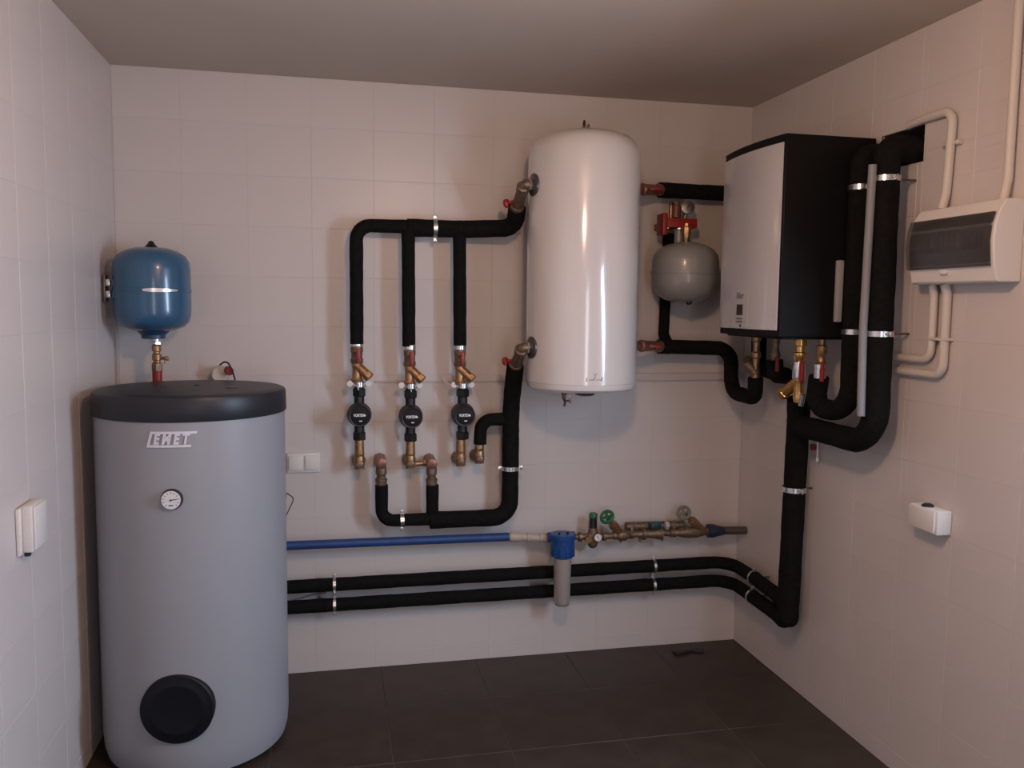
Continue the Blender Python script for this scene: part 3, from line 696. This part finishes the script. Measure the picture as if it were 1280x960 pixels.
mb = MB(); mb.box(((bl.x+brr.x)/2, -.165, zc), (brr.x-bl.x, .07, .040), .004); mb.build('bracket_arm', M_redp, t)
MB().box(((bl.x+brr.x)/2-.02, -.065, zc-.004), (.05, .129, .03), .004).build('wall_arm', M_redp, t)
mb = MB(); mb.box((bl.x+.004, -.165, zc-.006), (.022, .078, .092), .005); mb.build('side_plate', M_redp, t)
for x in (bl.x+.02, bl.x+.075): MB().hexn((x, -.185, zc-.027), (x, -.185, zc-.018), .011).build('bolt', M_steel, t)
mb = MB(); mb.lathe((GX, GY, 1.885), (0, 0, 1), [(0, .017), (.02, .021), (.045, .021), (.05, .014), (.062, .014)], 8)
tag(mb.build('brass_connector', M_brass), 'brass connector between the red bracket and grey vessel', 'fitting')
a = bk(845, 268, .16)
t = thing('safety_valve', 'red-brown safety valve standing on the red bracket', 'valve', a)
zb = zc+.021
mb = MB(); mb.lathe((a.x, -.16, zb), (0, 0, 1), [(0, .016), (.006, .021), (.055, .021), (.058, .017), (.07, .016)], 12); mb.build('valve_body', mat('red_brown', (.16, .05, .035), .45), t)
b2 = bk(838, 270, .16)
t = thing('air_vent', 'narrow brass vent with black cap left of the red-brown valve', 'valve', b2)
mb = MB(); mb.cyl((b2.x, -.165, zb), (b2.x, -.165, zb+.056), .0085, 12); mb.build('vent_body', M_brass, t)
mb = MB(); mb.cyl((b2.x-.001, -.165, zb+.055), (b2.x-.001, -.165, zb+.072), .007, 12); mb.build('vent_cap', M_blackp, t)
g = bk(860, 259, .19); n = V(-.22, -1, .05).normalized()
t = thing('pressure_gauge', 'round white pressure gauge above the small grey vessel', 'gauge', g)
mb = MB(); mb.lathe(g-n*.022, n, [(0, .026), (.003, .0295), (.018, .0295), (.023, .029), (.024, .0265)], 36); mb.build('gauge_case', M_dsteel, t)
mb = MB(); mb.lathe(g-n*.0005, n, [(0, .0272), (.002, .0270)], 36); f = mb.build('dial', M_dial, t)
x, y, z = frame(n); d = (V(0, 0, 1)+x*.75).normalized(); mb = MB(); mb.cyl(g+n*.0035-d*.012, g+n*.0035+d*.018, .0013, 6); mb.cyl(g+n*.002, g+n*.005, .003, 10); mb.build('needle', M_ink, f)
mb = MB(); mb.tube([g-n*.016, V(g.x-.004, g.y+.028, zb-.005)], .007, 12); mb.build('stem', M_brass, t)
pp = bk(846, 298, .16); MB_ = MB().cyl(V(pp.x+.012, -.155, 1.862), V(pp.x+.012, -.155, zc-.02), .020, 16)
tag(MB_.build('steel_spacer', M_greyv), 'short grey cylinder between the red bracket and the vessel top', 'fitting')

# ------------------------------------------------------------------ cold water line
z0 = .590; D2 = .085
a, b = bk(340, 682, D2), bk(636, 671, D2)
tag(MB().tube([V(.45, -D2, a.z-.002), b], .0185, 20, .05).build('blue_pipe', M_bluepipe), 'blue-sleeved cold water pipe running from behind the grey tank', 'pipe')
t = thing('plastic_elbow', 'pale brown plastic pipe piece between blue pipe and filter', 'pipe', bk(660, 673, D2))
e0, e1 = bk(636, 671, D2), bk(688, 672.5, D2)
mb = MB(); mb.tube([e0-V(.012, 0, 0), e0+V(.01, 0, 0), V(e1.x-.02, -D2, e1.z), e1], .0165, 18, .02); mb.build('pipe', M_pale, t)
for f0, f1 in ((.02, .28), (.42, .5), (.72, .96)):
    mb = MB(); mb.cyl(e0.lerp(e1, f0), e0.lerp(e1, f1), .0205, 18); mb.build('socket', M_pale, t)
# filter housing
fx = bk(703.5, 680, .145); FXx = fx.x; DF = .145
t = thing('water_filter', 'water filter with blue head and pale bowl hanging over the floor-level pipes', 'filter', (FXx, -DF, .3))
zt_ = bk(703, 667, DF).z; zm = bk(703, 695, DF).z; zb_ = bk(703, 755, DF).z
mb = MB(); mb.lathe((FXx, -DF, zm), (0, 0, 1), [(-.004, .042), (0, .047), ((zt_-zm)*.5, .051), ((zt_-zm)*.78, .053), ((zt_-zm)*.8, .056), (zt_-zm-.004, .057), (zt_-zm, .053)], 36)
mb.cyl((FXx-.062, -DF+.03, zt_-.022), (FXx+.062, -DF+.03, zt_-.022), .022, 16); mb.build('filter_head', M_bluep, t)
for i in range(12):
    an = i*PI/6+.1; MB().box((FXx+math.cos(an)*.0505, -DF+math.sin(an)*.0505, zm+.026), (.006, .006, .05), .0015, Matrix.Rotation(an, 3, 'Z')).build('grip_rib', M_bluep, t)
mb = MB()
for dx in (-.020, .018): mb.cyl((FXx+dx, -DF-.01, zt_-.002), (FXx+dx, -DF-.01, zt_+.009), .005, 10)
mb.build('screw', M_blackp, t)
mb = MB(); mb.lathe((FXx, -DF, zb_), (0, 0, 1), [(0, .022), (.004, .032), (.012, .036), (zm-zb_-.01, .039), (zm-zb_, .040)], 36); bo = lab(mb.build('filter_bowl', M_frost, t), 'pale translucent bowl')
mb = MB(); mb.lathe((FXx, -DF, zb_-.004), (0, 0, 1), [(0, .026), (.004, .032), (.007, .030)], 30); mb.build('bowl_base', M_dbrass, bo)
# valve train from the filter to the corner
def T(px, py=None, d=D2):
    return bk(px, py if py is not None else 672-(px-700)*.042, d)
t = thing('pressure_reducer', 'brass pressure reducer with black and green cap and small gauge', 'valve', T(741))
mb = MB(); a = T(719); b = T(766, 670)
mb.lathe(a, b-a, [(0, .013), (.012, .014), (.014, .022), (.028, .022), (.03, .014), (.055, .016), (.06, .023), (.10, .023), (.105, .015), (.125, .015), (.128, .021), (.142, .021), (.145, .014), ((b-a).length, .014)], 12)
c = T(741, 672); mb.lathe(c, (0, 0, -1), [(-.05, .017), (-.02, .024), (.02, .024), (.038, .020), (.046, .012)], 16); mb.build('valve_body', M_dbrass, t)
z1_, z2_ = T(741, 660).z, T(741, 642).z
mb = MB(); mb.lathe((c.x, c.y, c.z+.02), (0, 0, 1), [(0, .020), (.01, .0185), (z2_-c.z-.037, .0165), (z2_-c.z-.03, .0165)], 20); mb.build('spring_cap', M_blackp, t)
mb = MB(); mb.lathe((c.x, c.y, z2_-.018), (0, 0, 1), [(0, .0185), (.016, .0185), (.021, .015)], 20); lab(mb.build('green_knob', M_green, t), 'green knob')
g = bk(747.5, 672, .13); n = V(-.1, -1, .08).normalized()
mb = MB(); mb.lathe(g-n*.03, n, [(0, .006), (.014, .006), (.015, .0165), (.029, .0175), (.0305, .016)], 28); gg = mb.build('gauge_case', M_dsteel, t)
mb = MB(); mb.lathe(g-n*.001, n, [(0, .0162), (.0018, .016)], 28); mb.build('dial', M_dial, gg)
mb = MB(); mb.cyl(g+n*.002+V(.005, 0, -.008), g+n*.002+V(-.004, 0, .009), .001, 6); mb.build('needle', M_ink, gg)
mb = MB(); mb.cyl(c+V(-.03, -.01, -.0), c+V(-.03, -.034, 0), .014, 14); mb.torus(c+V(-.03, -.034, 0), (0, 1, 0), .013, .003, 16, 6); mb.build('side_plug', M_brass, t)
def ywheel(px_w, py_w, px_b, py_b, wheel, label, x0, x1, axis):
    t = thing('stop_valve', label, 'valve', T((x0+x1)/2)); a, b = T(x0), T(x1); L = (b-a).length
    MB().lathe(a, b-a, [(0, .018), (.012, .020), (.014, .015), (L*.35, .026), (L*.65, .026), (L-.014, .015), (L-.012, .020), (L, .018)], 10).build('valve_body', M_dbrass, t)
    s0, s1 = T(px_b, py_b), bk(px_w, py_w, D2+.02); d = (s1-s0); Ln = d.length
    MB().lathe(s0, d, [(0, .019), (Ln*.35, .019), (Ln*.4, .022), (Ln*.62, .020), (Ln*.66, .011), (Ln, .010)], 10).build('bonnet', M_brass, t)
    dn = d.normalized(); ctr = s1+dn*.002; mb = MB(); mb.torus(ctr, axis, .0275, .0075, 26, 8)
    x, y, z = frame(Vector(axis))
    for k in range(4):
        an = k*PI/2+.4; e = x*math.cos(an)+y*math.sin(an); mb.cyl(ctr, ctr+e*.0275, .0060, 8)
    mb.cyl(ctr-Vector(axis).normalized()*.008, ctr+Vector(axis).normalized()*.008, .009, 12)
    mb.build('handwheel', wheel, t); return t
ywheel(759, 646.5, 775, 667, M_green, 'slanted stop valve with green handwheel beside the pressure reducer', 766, 790, V(-.6, -.62, .62))
# middle meter / check section
t = thing('check_valve', 'brass check valve section with dark teal cap in the middle of the line', 'valve', T(810))
a, b = T(789), T(842); L = (b-a).length
mb = MB(); mb.lathe(a, b-a, [(0, .018), (.012, .018), (.014, .013), (.05, .018), (.052, .026), (.066, .026), (.068, .018), (L*.55, .022), (L*.62, .027), (L*.72, .027), (L*.74, .014), (L-.02, .014), (L-.018, .019), (L, .019)], 10); mb.build('valve_body', M_dbrass, t)
c = T(819, 657); mb = MB(); mb.box(T(819, 656.5), (.052, .04, .030), .006); mb.build('teal_cap', mat('teal_plastic', (.012, .05, .06), .4), t)
mb = MB(); mb.box(T(804, 655.5, .05), (.125, .03, .012), .004); mb.cyl(T(782, 658, .05), T(855, 656, .05), .020, 14); mb.build('bypass_pipe', M_dbrass, t)
for px in (790, 842): MB().cyl(T(px, 655, .055), T(px, 668, .075), .009, 12).build('bypass_leg', M_dbrass, t)
mb = MB(); mb.hexn(T(831.5, 657), T(835.5, 657), .020); mb.build('collar_nut', M_silver, t)
ywheel(855, 641.5, 879, 664, M_gwheel, 'slanted stop valve with olive grey handwheel near the right corner', 841, 887, V(-.62, -.70, .4))
t = thing('pipe_coupling', 'dark blue coupling with grey pipe stub at the right end of the line', 'fitting', T(895))
a, b = T(884, 663.5), T(905, 663.5); mb = MB(); mb.lathe(a, b-a, [(0, .020), (.004, .031), (.03, .032), (.04, .028), ((b-a).length, .019)], 20); mb.build('coupling', mat('dark_blue_plastic', (.014, .028, .07), .5), t)
a, b = T(903, 663.3), T(939, 662.5); b.x = min(b.x, W-.002); mb = MB(); mb.cyl(a, V(W-.001, b.y-.0, b.z), .019, 20); mb.build('pipe_stub', M_dsteel, t)
for px in (776, 800, 828): 
    mb = MB(); c = T(px); mb.cyl(c-V(0, 0, .012), c-V(0, 0, .034), .006, 10); tag(mb.build('drain_nipple', M_dbrass), {776: 'small brass nipple under the green wheel valve', 800: 'small brass nipple left of the teal cap', 828: 'small brass nipple right of the teal cap'}[px], 'fitting')

# ------------------------------------------------------------------ wall furniture
# cable trunking along the back wall
za, zz = bk(800, 476, .01).z, bk(800, 466.5, .01).z
mb = MB(); mb.box(((1.75+2.70)/2, -.007, (za+zz)/2), (.95, .013, zz-za), .002); mb.box(((1.01+1.76)/2, -.004, za+.004), (.75, .007, .008), .001)
tag(mb.build('cable_trunking', mat('trunking', (.58, .53, .50), .45)), 'slim cream cable trunking running along the back wall behind the heater', 'trunking')
# thin white cable and little ties near third pump
mb = MB(); mb.tube([bk(553, 471, .03), bk(556, 477, .05), bk(562, 481, .06), bk(572, 477, .10), bk(578, 482, .135)], .0022, 8, .01)
tag(mb.build('cable', M_white), 'thin white wire curling to the clamp of the rightmost pump', 'cable')
for i, c in enumerate((bk(447, 484, D+.03), bk(513, 486, D+.03))):
    mb = MB(); mb.tube([c+V(-.012, 0, .01), c+V(0, -.006, .004), c+V(.004, -.006, -.012)], .002, 8, .006); tag(mb.build('cable', M_white), f'tiny white wire tail on the clamp of the {names[i]} pump', 'cable')
tag(MB().tube([bk(352, 752, .012), bk(372, 749, .02), bk(390, 744, .012), bk(408, 741, .008)], .003, 8, .02).build('cable', M_gcond), 'thin grey cable between the two long pipes beside the tank', 'cable')
# double switch on the back wall
a, b = bk(358.5, 567, .012), bk(400, 590, .012)
t = thing('light_switch', 'cream double light switch on the back wall beside the grey tank', 'switch', ((a.x+b.x)/2, 0, (a.z+b.z)/2))
cx, cz = (a.x+b.x)/2, (a.z+b.z)/2; w, h = b.x-a.x, .083
MB().box((cx, -.006, cz), (w, .011, h), .003).build('plate', M_white, t)
for s_ in (-1, 1): MB().box((cx+s_*w*.245, -.014, cz), (w*.40, .010, h*.74), .003, Matrix.Rotation(s_*.03, 3, 'Z')).build('rocker', M_white, t)
# left wall socket
t = thing('wall_socket', 'white surface socket box with flap on the left wall', 'socket', (.02, -1.13, .96))
MB().box((.006, -1.125, .965), (.0105, .125, .128), .003).build('back_plate', M_white, t)
MB().box((.0245, -1.12, .97), (.027, .105, .128), .005).build('box', M_white, t)
MB().box((.041, -1.12, .972), (.006, .098, .118), .003).build('flap', M_white, t)
MB().box((.018, -1.155, .8985), (.014, .016, .010), .002).build('latch', M_greyp, t)
# right wall socket
t = thing('wall_socket', 'white splash-proof socket box on the lower right wall', 'socket', (2.69, -1.33, .93))
MB().box((2.687, -1.325, .927), (.052, .13, .077), .005).build('box', M_white, t)
MB().box((2.658, -1.322, .928), (.006, .118, .068), .002).build('flap', M_white, t)
MB().lathe((2.682, -1.318, .965), (0, 0, 1), [(0, .019), (.005, .018), (.009, .012)], 16).build('cable_gland', M_greyp, t)
# consumer unit
t = thing('fuse_box', 'white fuse box with smoked flap high on the right wall', 'fuse box', (2.67, -1.42, 1.78))
y0, y1, zb0, zb1 = -1.595, -1.243, 1.668, 1.900
prof = [(0, zb0), (0, zb1), (-.060, zb1-.002), (-.078, zb1-.030), (-.092, 1.83), (-.096, 1.78), (-.090, 1.72), (-.078, zb0+.004), (-.07, zb0)]
mb = MB(); mb.prism([V(W-.0005+x_, y0, z_) for x_, z_ in prof], (0, y1-y0, 0)); o = mb.build('housing', M_white, t)
bv = o.modifiers.new('bevel', 'BEVEL'); bv.width = .003; bv.segments = 2; bv.limit_method = 'ANGLE'; bv.angle_limit = math.radians(40)
def fx_(z): # front profile
    for (xa, za_), (xb, zb__) in zip(prof[2:], prof[3:]):
        if zb__ <= z <= za_: return W+xa+(xb-xa)*(za_-z)/(za_-zb__)
    return W-.078
zs = [1.712, 1.735, 1.76, 1.785, 1.81, 1.835, 1.862]
def strip(dx, ya, yb, zlist, th): 
    mb = MB(); f = [V(fx_(z)-dx, ya, z) for z in zlist]; bkk = [V(fx_(z)-dx+th, ya, z) for z in reversed(zlist)]
    return mb.prism(f+bkk, (0, yb-ya, 0))
rc = strip(.0012, y0+.012, y1-.004, zs, .003).build('recess', M_rail, t)
mb = MB()
for i in range(12):
    ya = y0+.05+i*.0215
    if i in (4, 9): continue
    mb.box((fx_(1.785)-.003, ya, 1.786), (.006, .018, .048), .001)
mb.build('switch_row', mat('switches', (.10, .09, .09), .5), t)
mb = MB(); mb.box((fx_(1.785)-.0062, y0+.10, 1.775), (.006, .028, .014), .001); mb.box((fx_(1.785)-.0062, y0+.245, 1.768), (.006, .03, .014), .001); mb.build('switch_levers', M_ink, t)
lab(strip(.0125, y0+.006, y1-.001, zs, .002).build('smoked_flap', M_smoke, t), 'smoked see-through flap')
mb = MB(); mb.box((fx_(1.70)-.006, (y0+y1)/2+.02, 1.702), (.012, .03, .016), .004); mb.build('flap_catch', M_white, t)
# cream conduits
def conduit(label, pts, r, cat='conduit', bend=.04):
    t = thing('conduit', label, cat, pts[0], 'cream conduits on the right wall'); MB().tube(pts, r, 16, bend).build('tube', M_conduit, t); return t
dc = .018
a = rw(1185, 150, dc); top = V(W-dc, rw(1190, 200, dc).y, rw(1178, 143, dc).z); yv = rw(1185, 200, dc).y
hz = HOLE[3]-.01
t = conduit('cream conduit looping from the fuse box top towards the pipe hole', [V(W-.03, yv, 1.899), V(W-dc, yv, 1.95), V(W-dc, yv-.012, 2.20), V(W-dc, -1.18, 2.20), V(W-.012, -1.10, 2.195)], .0135)
for yy in (yv+.028, yv-.036):
    MB().cyl(V(W-.0005, yy, rw(1185, 180, dc).z), V(W-.02, yy, rw(1185, 180, dc).z), .008, 12).build('saddle', M_conduit, t)
MB().box((W-.012, yv-.004, rw(1185, 180, dc).z), (.022, .07, .010), .003).build('strap', M_conduit, t)
ye = rw(1268, 100, dc).y
conduit('straight cream conduit rising from the fuse box to the ceiling', [V(W-.03, ye, 1.899), V(W-dc, ye, 1.96), V(W-dc, ye, 2.498)], .0125)
ya, yb = rw(1166, 400, dc).y, rw(1182, 400, dc).y
za, zb2 = rw(1130, 447, dc).z, rw(1130, 464, dc).z
conduit('inner of two cream conduits bending left below the fuse box', [V(W-.03, ya-.0, 1.67), V(W-dc, ya, 1.64), V(W-dc, ya, za), V(W-dc, -1.03, za)], .0125)
t = conduit('outer of two cream conduits bending left below the fuse box', [V(W-.03, yb, 1.67), V(W-dc, yb, 1.64), V(W-dc, yb, zb2), V(W-dc, -1.03, zb2)], .0135)
zs_ = rw(1178, 424, dc).z; MB().box((W-.016, (ya+yb)/2-.006, zs_), (.03, .085, .010), .003).build('strap', M_conduit, t)
ylast = rw(1277, 150, dc).y
# black scrap on the floor
sc = CAM + ray(862, 815)*((0-CAM.z)/ray(862, 815).z)
t = thing('rag', 'black crumpled scrap lying on the floor near the right corner', 'rag', sc)
mb = MB(); mb.box((sc.x-.045, sc.y-.005, .008), (.075, .035, .014), .005, Matrix.Rotation(.2, 3, 'Z')); mb.box((sc.x+.045, sc.y+.004, .006), (.05, .045, .010), .004, Matrix.Rotation(-.35, 3, 'Z')); mb.box((sc.x, sc.y, .006), (.05, .014, .009), .003, Matrix.Rotation(.1, 3, 'Z'))
mb.build('cloth', M_ink, t)
